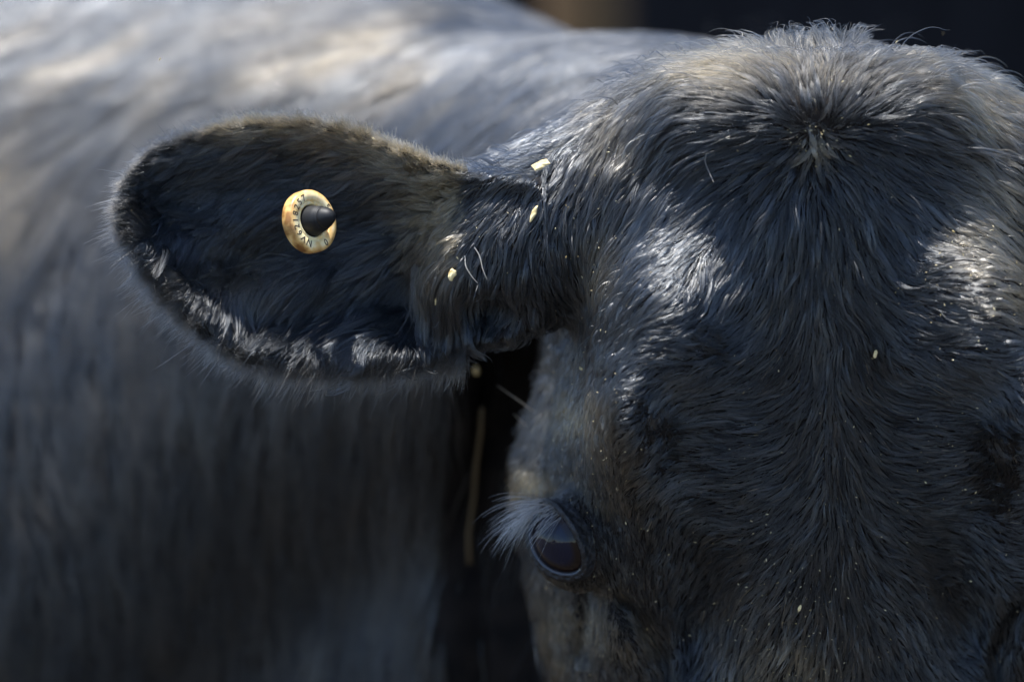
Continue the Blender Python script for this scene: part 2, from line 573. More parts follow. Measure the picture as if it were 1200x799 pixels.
# guides: x, y, dx, dy, length, lift(deg)
HG = np.array([
    # around the whorl
    (957, 145, 0, -1, 24, 34), (957, 166, 0.1, 1, 10, 40), (930, 150, -.6, -.8, 28, 32), (985, 150, .6, -.8, 28, 32), (925, 172, -1, .0, 30, 30), (990, 172, 1, 0, 30, 30),
    (935, 192, -.6, .8, 32, 30), (980, 192, .5, .85, 32, 30), (957, 205, 0, 1, 34, 30),
    (957, 100, 0, -1, 44, 26), (957, 60, 0, -1, 46, 30), (920, 100, -.55, -.83, 46, 24), (1000, 100, .55, -.83, 46, 24),
    (880, 80, -.8, -.6, 48, 22), (1040, 80, .8, -.6, 48, 22), (870, 120, -.93, -.35, 50, 20), (1045, 120, .93, -.35, 50, 20),
    (830, 70, -.9, -.35, 50, 20), (1090, 70, .95, -.2, 48, 20), (820, 110, -1, -.05, 54, 20), (1100, 110, 1, -.05, 50, 20),
    (880, 165, -1, .1, 54, 18), (1040, 165, 1, .05, 52, 18), (820, 155, -.97, .25, 58, 16), (1100, 155, .97, .2, 52, 16),
    (775, 95, -.8, .6, 54, 18), (1145, 110, .8, .55, 46, 18), (770, 140, -.75, .66, 56, 14), (1150, 160, .8, .6, 46, 16),
    (740, 130, -.6, .8, 52, 14), (1185, 150, .65, .75, 40, 18), (750, 180, -.5, .86, 50, 12),
    (870, 205, -.75, .65, 52, 12), (900, 240, -.4, .92, 52, 10), (957, 250, 0, 1, 50, 10), (1010, 235, .4, .92, 50, 10), (1050, 215, .75, .65, 50, 12),
    (820, 215, -.7, .7, 48, 12), (1100, 215, .85, .5, 44, 12), (1150, 230, .8, .6, 40, 14), (1190, 260, .7, .7, 36, 16),
    # sides and brow
    (700, 115, -.8, .6, 40, 14), (650, 150, -.85, .5, 38, 14), (600, 180, -.85, .45, 36, 16), (560, 215, -.7, .5, 34, 18), (720, 190, -.4, .9, 46, 12),
    (680, 210, -.4, .9, 42, 14), (640, 220, -.35, .93, 40, 14), (600, 250, -.25, .95, 36, 16), (700, 260, -.25, .96, 38, 12), (640, 290, -.15, 1, 36, 14),
    (600, 330, -.1, 1, 34, 14), (740, 250, -.45, .9, 38, 12), (800, 270, -.5, .86, 38, 12), (860, 290, -.4, .92, 42, 10), (910, 310, -.15, 1, 46, 10),
    (957, 330, 0, 1, 48, 9), (1005, 310, .15, 1, 46, 9), (1050, 290, .5, .86, 42, 10), (1100, 290, .85, .5, 36, 12), (1160, 310, .8, .6, 30, 16),
    (760, 320, -.5, .86, 32, 12), (700, 330, -.45, .8, 30, 12), (820, 330, -.6, .8, 36, 10), (870, 360, -.55, .85, 40, 9),
    (660, 330, .35, .94, 34, 16), (680, 360, .6, .8, 26, 20), (672, 400, .8, .6, 20, 26), (675, 440, .7, .7, 18, 26), (690, 380, .3, .95, 24, 22),
    (640, 400, .1, 1, 20, 16), (650, 470, .1, 1, 16, 18), (615, 430, -.1, 1, 24, 16), (700, 420, -.2, 1, 22, 22), (692, 470, -.1, 1, 20, 28), (684, 500, .1, 1, 18, 30),
    (780, 385, -.9, .42, 30, 12), (840, 375, -.95, .2, 34, 10), (730, 400, -.7, .7, 26, 14), (740, 440, -.97, .2, 24, 14), (720, 475, -1, .05, 22, 16),
    (780, 420, -1, -.15, 28, 10), (820, 430, -1, -.3, 30, 9), (870, 420, -.95, .1, 36, 9), (910, 400, -.5, .87, 42, 9), (1010, 400, .4, .92, 42, 9),
    (1045, 370, .75, .6, 38, 9), (1095, 345, 1, .05, 30, 12), (1140, 340, 1, .15, 28, 14), (1190, 350, 1, .2, 26, 16), (1080, 400, 1, -.05, 34, 9), (1130, 400, 1, -.3, 30, 10),
    (1180, 410, 1, -.1, 26, 14), (1190, 460, 1, 0, 24, 16),
    # forehead herring-bone
    (975, 430, .05, 1, 44, 9), (975, 520, 0, 1, 42, 9), (975, 610, 0, 1, 42, 9), (978, 700, 0, 1, 38, 10), (980, 780, 0, 1, 34, 12),
    (945, 450, -.5, .86, 40, 9), (940, 540, -.5, .86, 38, 9), (938, 620, -.6, .8, 38, 9), (920, 480, -.85, .5, 36, 9), (905, 560, -.9, .4, 34, 9), (900, 620, -.85, .5, 34, 9),
    (870, 480, -1, -.1, 34, 9), (850, 540, -1, -.05, 32, 9), (850, 600, -1, .1, 32, 9), (860, 660, -.9, .4, 30, 10), (880, 700, -.75, .66, 32, 10), (920, 700, -.45, .9, 34, 10),
    (820, 490, -1, -.35, 30, 9), (790, 540, -1, -.45, 24, 10), (800, 600, -.9, .0, 22, 12), (830, 700, -.6, .8, 22, 14), (930, 770, -.25, .97, 30, 12), (880, 770, -.4, .9, 28, 12),
    (1005, 450, .5, .86, 40, 9), (1008, 540, .5, .86, 38, 9), (1012, 620, .55, .83, 38, 9), (1035, 480, .85, .5, 36, 9), (1045, 560, .9, .4, 34, 9), (1050, 630, .85, .5, 34, 9),
    (1085, 480, 1, -.15, 34, 9), (1090, 560, 1, -.1, 32, 9), (1100, 630, 1, .1, 30, 9), (1090, 690, .85, .5, 28, 10), (1040, 710, .5, .86, 32, 10), (1060, 770, .5, .86, 28, 12),
    (1130, 470, .9, -.45, 30, 9), (1150, 560, .7, -.7, 24, 10), (1180, 560, .4, -.9, 22, 10), (1160, 640, .8, .1, 22, 12), (1140, 720, .7, .7, 24, 12), (1190, 760, .3, .9, 22, 14),
    # cheek and around the eye
    (760, 500, -.9, -.35, 18, 12), (740, 560, -.6, .2, 13, 14), (770, 620, .1, .9, 13, 14), (800, 660, -.1, 1, 18, 14), (720, 620, .3, .95, 9, 16), (730, 680, .4, .9, 10, 14), (770, 760, .55, .83, 16, 12),
    (640, 530, -.1, .8, 12, 26), (620, 520, -.5, .8, 13, 30), (622, 566, -.8, .3, 20, 52), (640, 590, -.2, .8, 6, 25), (660, 700, .1, 1, 9, 16), (640, 760, .1, 1, 11, 18), (610, 700, -.2, 1, 13, 24),
    (700, 750, .2, 1, 9, 14), (700, 560, .3, .9, 9, 16), (690, 540, .3, .9, 12, 22), (600, 640, -.3, 1, 13, 22), (610, 780, -.15, 1, 14, 24), (820, 790, .1, 1, 24, 12), (850, 760, -.3, 1, 26, 12),
], dtype=float)
EG = np.array([
    (430, 172, -.85, .5, 34, 20), (380, 165, -.85, .5, 34, 20), (400, 200, -.92, .35, 44, 16), (470, 215, -1, .12, 40, 18), (500, 260, -.95, .2, 30, 24),
    (480, 300, -.88, .45, 66, 20), (430, 320, -.8, .6, 84, 18), (380, 350, -.6, .8, 80, 18), (450, 370, -.55, .85, 80, 18), (500, 370, -.3, .95, 74, 18), (520, 330, -.5, .85, 44, 16),
    (330, 350, -.5, .87, 50, 14), (290, 340, -.4, .92, 44, 14), (250, 330, -.5, .87, 40, 14), (210, 295, -.6, .75, 34, 16), (190, 240, -.95, .1, 30, 18), (240, 205, -.95, .2, 38, 16),
    (300, 180, -.85, .35, 40, 16), (330, 215, -.9, .3, 44, 14), (330, 270, -.8, .5, 44, 14), (280, 250, -.9, .35, 42, 14), (280, 290, -.7, .65, 42, 14), (160, 225, -.95, -.1, 22, 22), (350, 145, -.85, .1, 26, 24), (230, 165, -.9, .2, 26, 24),
    (420, 260, -.95, .3, 40, 16), (400, 400, -.35, .93, 40, 18), (500, 410, -.1, 1, 46, 16), (560, 380, .1, 1, 40, 16), (540, 250, -.5, .3, 15, 50), (530, 215, -.6, -.1, 15, 50), (560, 300, -.3, .9, 34, 20),
], dtype=float)

def guide_eval(P, G, sig):
    f = 1 - P[:, 2]/DIST
    x = 600+(P[:, 0]-600)/f; y = 399.5+(P[:, 1]-399.5)/f
    dn = np.hypot(G[:, 2], G[:, 3])
    out = np.empty((len(P), 4))
    for s in range(0, len(P), 20000):
        e = slice(s, s+20000)
        d2 = (x[e, None]-G[None, :, 0])**2 + (y[e, None]-G[None, :, 1])**2
        dm = d2.min(axis=1, keepdims=True)
        w = np.exp(-(d2-dm)/(2*sig*sig)) / (1 + d2/(sig*sig*1.5))
        w /= w.sum(1, keepdims=True)
        out[e, 0] = w @ (G[:, 2]/dn); out[e, 1] = w @ (G[:, 3]/dn)
        out[e, 2] = w @ G[:, 4]; out[e, 3] = w @ G[:, 5]
    return out

def norml(v):
    return v / (np.linalg.norm(v, axis=1, keepdims=True)+1e-9)

def sample_mesh(N, wfn):
    a, b, c, d = (CV[CQ[:, i]] for i in range(4))
    n = np.cross(c-a, d-b)
    area = np.linalg.norm(n, axis=1)*0.5
    n = n/(2*area[:, None]+1e-9)
    cen = (a+b+c+d)/4
    w = area*wfn(cen, n)
    cw = np.cumsum(w)
    i = np.searchsorted(cw, rng.uniform(0, cw[-1], N))
    i = np.clip(i, 0, len(w)-1)
    u, v = rng.uniform(size=(2, N, 1))
    P = (a[i]*(1-u)+b[i]*u)*(1-v) + (d[i]*(1-u)+c[i]*u)*v
    return P

def tufts(roots, cell, seed=3):
    q = roots + wob(roots, cell*2.2, seed)*cell*0.45
    key = np.floor(q/cell).astype(np.int64)
    h = (key[:, 0]*73856093) ^ (key[:, 1]*19349663) ^ (key[:, 2]*83492791)
    _, first, inv = np.unique(h, return_index=True, return_inverse=True)
    return first, inv, cell

def clump(C, tf, k, power=1.3):
    """pull the tips of the hairs of a tuft together"""
    first, inv, cell = tf
    rep = C[first][inv]
    t = np.linspace(0, 1, C.shape[1])**power
    kk = (k*rng.uniform(0.55, 1.2, size=len(first)))[inv]
    far = np.linalg.norm(rep[:, 0]-C[:, 0], axis=1) < cell*1.9
    return C + (rep-C)*(t[None, :, None]*(np.clip(kk, 0, 0.96)*far)[:, None, None])

def tuft_jitter(tf, amp):
    return (rng.normal(size=(len(tf[0]), 3))*amp)[tf[1]]

def tuft_lift(tf, amp):
    return np.exp(rng.normal(size=len(tf[0]))*amp)[tf[1]]

def grow(roots, flow, length, lift, jitter=0.12, K=NS, gravity=0.0, wave=0.0, extra=0.0):
    P = roots.copy()
    N = len(roots)
    C = np.empty((N, K, 3)); C[:, 0] = P
    step = (length/(K-1))[:, None]
    jr = rng.normal(size=(N, 3))*jitter + extra
    ph = rng.uniform(0, 6.28, N)
    for k in range(1, K):
        s = (k-1)/(K-2)
        v, n = sd_sample(P)
        d = flow(P, n) + jr + wob(P, 42, 5)*0.10 + wob(P, 13, 1)*0.08
        t = norml(d - (d*n).sum(1, keepdims=True)*n*0.93)
        a = lift*(1.15-1.25*s)
        # keep the hair close to the hide: a tall hair bends back to it
        a = a - np.clip((v - length*np.sin(lift)*0.55)/length, 0, 0.5)
        q = t*np.cos(a)[:, None] + n*np.sin(a)[:, None]
        if wave:
            q += np.cross(t, n)*(wave*np.sin(ph+s*5.0))[:, None]
        q[:, 1] += gravity*s
        P = P + norml(q)*step
        v, n = sd_sample(P)
        P += n*np.clip(1.0+1.2*s-v, 0, 6)[:, None]
        C[:, k] = P
    return C

def hair_object(name, C, r0, mat, tint, parent=cow, tip=0.12, gloss=0.5):
    N, K, _ = C.shape
    cu = bpy.data.hair_curves.new(name)
    cu.add_curves([K]*N)
    cu.attributes['position'].data.foreach_set('vector', W(C.reshape(-1, 3)).astype(np.float32).ravel())
    t = np.linspace(0, 1, K)
    prof = (1-t**2.2)*(1-tip)+tip
    ra = cu.attributes.get('radius') or cu.attributes.new('radius', 'FLOAT', 'POINT')
    ra.data.foreach_set('value', (np.asarray(r0).reshape(-1, 1)*prof[None]*S*np.ones((N, 1))).astype(np.float32).ravel())
    ti = cu.attributes.new('tint', 'FLOAT', 'POINT')
    ti.data.foreach_set('value', np.clip(tint, 0, 1).astype(np.float32).ravel())
    gl = cu.attributes.new('gloss', 'FLOAT', 'CURVE')
    gl.data.foreach_set('value', np.clip(np.ones(N)*gloss, 0, 1).astype(np.float32))
    cu.materials.append(mat)
    return own(link(bpy.data.objects.new(name, cu), parent))

m_fur = fur_material('black_fur', (0.013, 0.016, 0.021), (0.52, 0.40, 0.22), 0.20, 0.35)

def proj(P):
    f = 1 - P[:, 2]/DIST
    return 600+(P[:, 0]-600)/f, 399.5+(P[:, 1]-399.5)/f

def blob(x, y, cx, cy, rx, ry):
    return np.exp(-((x-cx)/rx)**2-((y-cy)/ry)**2)

def is_ear(P):
    d2 = poly_sd(P[:, 0], P[:, 1], EAR)
    x, y = proj(P)
    return (d2 < 14) & (P[:, 2] > -250) & (x < 548 - 0.0*y), d2

# ---- head
def w_head(c, n):
    x, y = proj(c)
    ear, _ = is_ear(c)
    w = np.where(c[:, 2] > -620, 1.0, 0.0)
    w *= np.where(ear, 0.0, 1.0)
    w *= np.where((x < 100), 0, 1)
    w *= np.where(((x > 1230) | (y > 830) | (y < -20)), 0.16, 1.0)
    w *= np.where(c[:, 1] > 1100, 0.0, 1.0)
    w *= np.where(c[:, 0] > 1400, 0.0, 1.0)
    w *= np.where(n[:, 2] < -0.35, 0.3, 1.0)
    w *= np.where(n[:, 2] < 0.45, 1.15, 1.0)
    w *= 1 + 0.8*blob(x, y, 690, 620, 80, 160) + 2*blob(x, y, 957, 165, 14, 16)
    w *= 1 - 0.6*blob(x, y, 628, 470, 26, 90)
    w *= np.where((x < 612) & (y > 325) & (c[:, 2] < -270), 0.06, 1.0)  # coat thinned so bare black hide paints the shade behind the cheek
    return w

EYE_C2 = EYE_C.copy(); EYE_C2[0] = 2*(CX0+ROLL*(EYE_C[1]-CY0)) - EYE_C[0]
def clear_eye(P):
    ok = np.ones(len(P), bool)
    for c, g, l, sh in ((EYE_C, EYE_G, EYE_L, EYE_S), (EYE_C2, EYE_G*[-1, 1, 1], EYE_L*[-1, 1, 1], EYE_S*[-1, 1, 1])):
        d = P-c
        f = d@g
        k = EYE_R/np.maximum(f, 1)
        a, b = (d@l)*k/74.0, (d@sh)*k/np.where(d@sh > 0, 39.0, 32.0)
        ok &= ~((f > 0) & (np.hypot(a, b) < 1.08) & (np.linalg.norm(d, axis=1) < 110))
    return ok

NH = 195000
R = sample_mesh(NH, w_head)
R = R[clear_eye(R)]
ge = guide_eval(R, HG, 34)
x, y = proj(R)
behind = np.clip((-R[:, 2]-330)/150, 0, 1)
len_ = ge[:, 2]*rng.lognormal(-0.12, 0.24, len(R))
len_ = len_*(1-behind)+38*behind
fly = rng.uniform(size=len(R)) < 0.018*(1+3.0*(y < 230))
len_ = np.where(fly & (ge[:, 2] > 25), len_*1.15, len_)
lift = np.radians(ge[:, 3]*rng.uniform(0.6, 1.4, len(R)))
lift = np.where(fly, lift+np.radians(rng.uniform(8, 34, len(R))), lift)
def flow_head(P, n):
    g = guide_eval(P, HG, 34)
    b = np.clip((-P[:, 2]-330)/150, 0, 1)[:, None]
    px, py = proj(P)
    zz = -0.30+0.55*np.clip((760-px)/60, 0, 1)*np.clip((260-py)/60, 0, 1)
    d = np.stack([g[:, 0], g[:, 1], zz], 1)
    alt = np.tile(np.array([[-0.55, 0.55, -0.6]]), (len(P), 1))
    return d*(1-b)+alt*b
TB, TC = tufts(R, 15, 8), tufts(R, 7.0, 11)
lift = lift*tuft_lift(TB, 0.18)*tuft_lift(TC, 0.30)
C = grow(R, flow_head, len_, lift, jitter=0.07, gravity=0.03, wave=0.06, extra=tuft_jitter(TB, 0.08)+tuft_jitter(TC, 0.09))
C = clump(C, TB, 0.26, 1.0)
kcl = np.where(ge[:, 2] < 16, 0.35, 1.0)
C2 = clump(C, TC, 0.9, 0.8)
C = C + (C2-C)*kcl[:, None, None]*(~fly)[:, None, None]
t = np.linspace(0, 1, NS)[None]
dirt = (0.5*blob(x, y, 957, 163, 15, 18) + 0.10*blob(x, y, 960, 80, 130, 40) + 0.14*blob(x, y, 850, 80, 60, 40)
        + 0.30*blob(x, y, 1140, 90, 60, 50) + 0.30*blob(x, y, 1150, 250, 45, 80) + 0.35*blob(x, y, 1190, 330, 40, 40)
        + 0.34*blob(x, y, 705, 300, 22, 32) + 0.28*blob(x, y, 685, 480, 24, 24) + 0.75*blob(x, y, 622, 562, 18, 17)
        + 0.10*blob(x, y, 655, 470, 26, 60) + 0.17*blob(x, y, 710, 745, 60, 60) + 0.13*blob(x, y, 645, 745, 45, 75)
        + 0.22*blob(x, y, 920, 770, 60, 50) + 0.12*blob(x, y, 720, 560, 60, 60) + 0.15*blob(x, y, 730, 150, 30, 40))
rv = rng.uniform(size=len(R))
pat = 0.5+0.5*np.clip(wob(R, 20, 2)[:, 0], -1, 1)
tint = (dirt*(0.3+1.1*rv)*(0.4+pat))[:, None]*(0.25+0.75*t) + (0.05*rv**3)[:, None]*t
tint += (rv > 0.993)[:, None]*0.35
r0 = np.where(ge[:, 2] < 14, 0.38, 0.46)*rng.uniform(0.7, 1.3, len(R))
def tuft_value(tf):
    return rng.uniform(size=len(tf[0]))[tf[1]]
gloss = 0.02+0.66*tuft_value(TC)**1.6+0.32*tuft_value(TB)+0.25*(rng.uniform(size=len(R))-0.5)
gloss -= 0.30*np.clip((15-ge[:, 2])/5, 0, 1)
gloss -= 0.25*blob(x, y, 628, 470, 24, 90)  # gloss cut to darken the pale temple
gloss -= 0.32*blob(x, y, 960, 90, 240, 45)*(y < 150)  # gloss cut to dim the sunlit poll
gloss += 0.40*blob(x, y, 800, 285, 85, 70)+0.35*blob(x, y, 745, 430, 60, 60)+0.3*blob(x, y, 1150, 280, 60, 80)+0.35*blob(x, y, 1190, 430, 50, 70)+0.3*blob(x, y, 640, 150, 90, 30)  # sheen painted onto the sunlit brow and side patches to brighten them
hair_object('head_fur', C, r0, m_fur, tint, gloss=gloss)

# ---- the near ear
def w_ear(c, n):
    ear, d2 = is_ear(c)
    w = np.where(ear, 1.0, 0.0)
    w *= np.where(d2 > -26, 2.6, 1.0)
    w *= np.where((n[:, 2] < -0.2) & (d2 < -30), 0.3, 1.0)
    w *= 1-0.85*blob(c[:, 0], c[:, 1], 568, 370, 36, 40)
    return w
NE = 90000
R = sample_mesh(NE, w_ear)
ge = guide_eval(R, EG, 26)
x, y = proj(R)
_, d2 = is_ear(R)
EPS = 2.0
def out2d(P):
    gx = (poly_sd(P[:, 0]+EPS, P[:, 1], EAR)-poly_sd(P[:, 0]-EPS, P[:, 1], EAR))/(2*EPS)
    gy = (poly_sd(P[:, 0], P[:, 1]+EPS, EAR)-poly_sd(P[:, 0], P[:, 1]-EPS, EAR))/(2*EPS)
    n = np.hypot(gx, gy)+1e-6
    return np.stack([gx/n, gy/n], 1)
o2 = out2d(R)
rim = np.clip((d2+26)/16, 0, 1)
low = np.clip(o2[:, 1]*0.7-o2[:, 0]*0.3+0.1, 0, 1)
rim_len = 15+24*low
rim_dir = np.stack([o2[:, 0]*0.75-0.55+0*x, o2[:, 1]*0.75+0.10, np.full(len(R), 0.05)], 1)
fl = rng.uniform(size=len(R)) < 0.05
len_ = (ge[:, 2]*(1-rim)+rim_len*rim)*rng.lognormal(0, 0.25, len(R))*np.where(fl, 1.3, 1)
lift = np.radians((ge[:, 3]*(1-rim)+38*rim)*rng.uniform(0.5, 1.5, len(R)))
rimc = rim[:, None].copy()
def flow_ear(P, n):
    g = guide_eval(P, EG, 26)
    d = np.stack([g[:, 0], g[:, 1], np.full(len(P), 0.0)], 1)
    return d*(1-rimc)+rim_dir*rimc
TB, TC = tufts(R, 20, 8), tufts(R, 8, 11)
lift = lift*tuft_lift(TB, 0.3)
C = grow(R, flow_ear, len_, lift, jitter=0.10, gravity=0.05, wave=0.12, extra=tuft_jitter(TB, 0.12)+tuft_jitter(TC, 0.14)+rng.normal(size=(len(R), 3))*(0.22*rim)[:, None])
vr, nr = sd_sample(R)
rd = norml(np.stack([o2[:, 0]*0.9-0.30, o2[:, 1]*0.9+0.12, 0*x+0.12], 1) + nr*0.45 + rng.normal(size=(len(R), 3))*0.20)
ss = np.linspace(0, 1, NS)[None, :, None]
bend = rng.normal(size=(len(R), 1, 3))*0.12 + np.array([[[-0.10, 0.16, 0.0]]])
free = R[:, None] + (rd[:, None]*ss + bend*ss*ss)*len_[:, None, None]
wr = np.clip((rim-0.45)/0.3, 0, 1)*(rng.uniform(size=len(R)) < 0.75)
C = C*(1-wr[:, None, None])+free*wr[:, None, None]
C = C + (clump(C, TB, 0.38, 1.1)-C)*(1-rim*0.6)[:, None, None]
C2 = clump(C, TC, 0.88, 0.8)
C = C + (C2-C)*((1-rim*0.9)*(~fl))[:, None, None]
rv = rng.uniform(size=len(R))
dirt = (0.5*blob(x, y, 525, 240, 38, 55) + 0.30*blob(x, y, 470, 180, 50, 22) + 0.22*blob(x, y, 300, 148, 70, 14) + 0.22*blob(x, y, 420, 150, 60, 20)
        + 0.10*blob(x, y, 300, 310, 60, 30) + 0.03*rim)
tint = (dirt*(0.3+1.1*rv))[:, None]*(0.3+0.7*t) + (rv > 0.995)[:, None]*0.3
tint += (rim*0.06)[:, None]*t**3
r0 = 0.58*rng.uniform(0.6, 1.3, len(R))*np.where(rim > 0.5, 0.55, 1)
# leave the button of the ear tag free of hair growing through it
TAG_C = np.array([600+(366-600)*(1+98/DIST), 399.5+(259-399.5)*(1+98/DIST), -98.0])
TAG_A = nrm([0.69, -0.17, 0.70])
dd = R-TAG_C
ax_ = dd@TAG_A
rad_ = np.linalg.norm(dd-ax_[:, None]*TAG_A, axis=1)
dC = C-TAG_C
axC = dC@TAG_A
rC = np.linalg.norm(dC-axC[..., None]*TAG_A, axis=2)
bad = ((rC < 39) & (axC > -30) & (axC < 16)).any(1) & (rad_ < 46)
thru = ((rC < 38) & (axC > -9) & (axC < 8)).any(1)
cover = (((rC < 39) & (axC > 8)).any(1)) & (rng.uniform(size=len(R)) > np.where((x > 362) & (y > 240), 0.92, 0.08))
keep = ~(bad | thru | cover)
C0 = C.copy()
gloss = 0.10+0.5*tuft_value(TC)+0.25*tuft_value(TB)+0.3*(rng.uniform(size=len(R))-0.5)-0.1*rim-0.30*rim*low  # last term dulls the lower rim to dim its sunlit band
hair_object('ear_fur', C[keep], r0[keep], m_fur, tint[keep], gloss=gloss[keep])
# the far ear carries the same coat, mirrored
sel = rng.uniform(size=len(C0)) < 0.45
Cm = C0[sel].copy(); Cm[..., 0] = MIRX-Cm[..., 0]
hair_object('ear_fur', Cm, r0[sel]*1.2, m_fur, tint[sel], gloss=gloss[sel])

# ---- neck and trunk (far out of focus)
def w_body(c, n):
    x, y = proj(c)
    w = np.where(c[:, 2] <= -420, 1.0, 0.0)
    w *= np.where((x > -160) & (x < 1000) & (y > -60) & (y < 900), 1.0, 0.04)
    w *= np.where(c[:, 1] > 1700, 0.0, 1.0)
    w *= np.where(n[:, 2] < -0.3, 0.15, 1.0)
    w *= np.where((x > 528-(y-300)*0.02) & (x < 660) & (y > 300), 0.02, 1.0)  # nearly bald strip of hide stands in for deep shade beside the cheek
    w *= np.where(y < 240, 1.9, 1.0)
    return w
NB = 120000
R = sample_mesh(NB, w_body)
v, n = sd_sample(R)
x, y = proj(R)
len_ = rng.lognormal(0, 0.2, len(R))*105
lift = np.radians(7*rng.uniform(0.5, 1.6, len(R)))
def flow_body(P, n):
    w3 = wob(P, 420, 7)*0.16
    px, py = proj(P)
    top = np.clip((330-py)/200, 0, 1)[:, None]
    d = np.array([[-0.12, 0.95, -0.1]])*(1-top) + np.array([[-0.62, 0.66, -0.1]])*top
    return d + w3
C = grow(R, flow_body, len_, lift, jitter=0.10, K=6)
C = clump(C, tufts(R, 90, 3), 0.22, 0.9)
C = clump(C, tufts(R, 26, 5), 0.4, 0.9)
tb = np.linspace(0, 1, 6)[None]
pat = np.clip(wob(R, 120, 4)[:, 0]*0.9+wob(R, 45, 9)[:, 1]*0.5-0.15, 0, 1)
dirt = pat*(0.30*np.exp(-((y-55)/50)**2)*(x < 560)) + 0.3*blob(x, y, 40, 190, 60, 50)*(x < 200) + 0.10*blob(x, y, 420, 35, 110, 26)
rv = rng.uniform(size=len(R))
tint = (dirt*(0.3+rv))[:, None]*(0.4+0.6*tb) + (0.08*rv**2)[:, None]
m_bfur = fur_material('soft_black_fur', (0.015, 0.018, 0.023), (0.24, 0.18, 0.10), 0.26, 0.45, (1.24, 1.50))
gloss = 0.15+0.6*tuft_value(tufts(R, 60, 2))+0.4*tuft_value(tufts(R, 26, 5))-0.1
hair_object('body_fur', C, 0.85*rng.uniform(0.7, 1.3, len(R)), m_bfur, tint, gloss=gloss)

# ------------------------------------------------------------------ eyes and lashes
def eye_material():
    m = bpy.data.materials.new('cow_eye')
    m.use_nodes = True
    nt = m.node_tree
    b = nt.nodes['Principled BSDF']
    b.inputs['Roughness'].default_value = 0.04
    b.inputs['IOR'].default_value = 1.27
    b.inputs['Coat Weight'].default_value = 0.25
    b.inputs['Coat Roughness'].default_value = 0.02
    tc = nt.nodes.new('ShaderNodeTexCoord')
    sp = nt.nodes.new('ShaderNodeSeparateXYZ')
    nt.links.new(tc.outputs['Object'], sp.inputs[0])
    # pupil: a wide ellipse around the local +Z pole
    a = nt.nodes.new('ShaderNodeVectorMath'); a.operation = 'MULTIPLY'
    a.inputs[1].default_value = (1/(EYE_R*S*0.55), 1/(EYE_R*S*0.34), 0)
    nt.links.new(tc.outputs['Object'], a.inputs[0])
    ln = nt.nodes.new('ShaderNodeVectorMath'); ln.operation = 'LENGTH'
    nt.links.new(a.outputs[0], ln.inputs[0])
    nz = nt.nodes.new('ShaderNodeTexNoise'); nz.inputs['Scale'].default_value = 260
    nt.links.new(tc.outputs['Object'], nz.inputs['Vector'])
    r = nt.nodes.new('ShaderNodeValToRGB')
    cr = r.color_ramp
    cr.elements[0].position = 0.0; cr.elements[0].color = (0.002, 0.003, 0.010, 1)
    cr.elements[1].position = 1.0; cr.elements[1].color = (0.006, 0.005, 0.006, 1)
    for p, c in ((0.50, (0.002, 0.004, 0.016, 1)), (0.62, (0.006, 0.0025, 0.002, 1)), (0.80, (0.012, 0.004, 0.003, 1)), (0.90, (0.010, 0.005, 0.005, 1))):
        el = cr.elements.new(p); el.color = c
    mu = nt.nodes.new('ShaderNodeMath'); mu.operation = 'MULTIPLY'; mu.inputs[1].default_value = 0.5
    nt.links.new(ln.outputs['Value'], mu.inputs[0])
    nt.links.new(mu.outputs[0], r.inputs[0])
    nt.links.new(r.outputs[0], b.inputs['Base Color'])
    nb_ = nt.nodes.new('ShaderNodeTexNoise'); nb_.inputs['Scale'].default_value = 150; nb_.inputs['Detail'].default_value = 3
    nt.links.new(tc.outputs['Object'], nb_.inputs['Vector'])
    bp = nt.nodes.new('ShaderNodeBump'); bp.inputs['Strength'].default_value = 0.35; bp.inputs['Distance'].default_value = 0.0012
    nt.links.new(nb_.outputs[0], bp.inputs['Height']); nt.links.new(bp.outputs[0], b.inputs['Normal'])
    nt.links.new(bp.outputs[0], b.inputs['Coat Normal'])
    return m
m_eye = eye_material()
m_wet = mat_new('wet_lid', (0.07, 0.075, 0.09), 0.5, Specular_IOR_Level=0.3, Coat_Weight=0.08, Coat_Roughness=0.15)
noise_color(m_wet, (0.006, 0.006, 0.007), (0.022, 0.024, 0.030), 380, 6, lo=0.40, hi=0.66, bump=0.9)

m_tear = mat_new('tear_film', (0.012, 0.012, 0.014), 0.25, Coat_Weight=0.5, Coat_Roughness=0.08)
def eye(c, g, l):
    g = nrm(g); l = nrm(l - np.dot(l, g)*g)
    zx = WV(g); xx = WV(l); yy = np.cross(zx, xx)
    M = Matrix([[xx[i], yy[i], zx[i], 0] for i in range(3)]+[[0, 0, 0, 1]])
    M.translation = Vector(W([c])[0])
    V, Fc = [], []
    nu, nv = 48, 32
    V.append((0, 0, EYE_R*S*1.035))
    for j in range(1, nv):
        ph = math.pi*j/nv
        rr = EYE_R*S*(1+0.035*math.exp(-(ph/0.55)**4))
        for i in range(nu):
            th = 2*math.pi*i/nu
            V.append((rr*math.sin(ph)*math.cos(th), rr*math.sin(ph)*math.sin(th), rr*math.cos(ph)))
    V.append((0, 0, -EYE_R*S))
    for i in range(nu):
        Fc.append((0, 1+i, 1+(i+1) % nu))
        Fc.append((len(V)-1, 1+(nv-2)*nu+(i+1) % nu, 1+(nv-2)*nu+i))
    for j in range(nv-2):
        for i in range(nu):
            a = 1+j*nu+i; b = 1+j*nu+(i+1) % nu
            Fc.append((a, a+nu, b+nu, b))
    o = new_mesh('eye', V, Fc, m_eye, cow)
    o.matrix_parent_inverse = CINV
    o.matrix_basis = M
    return o

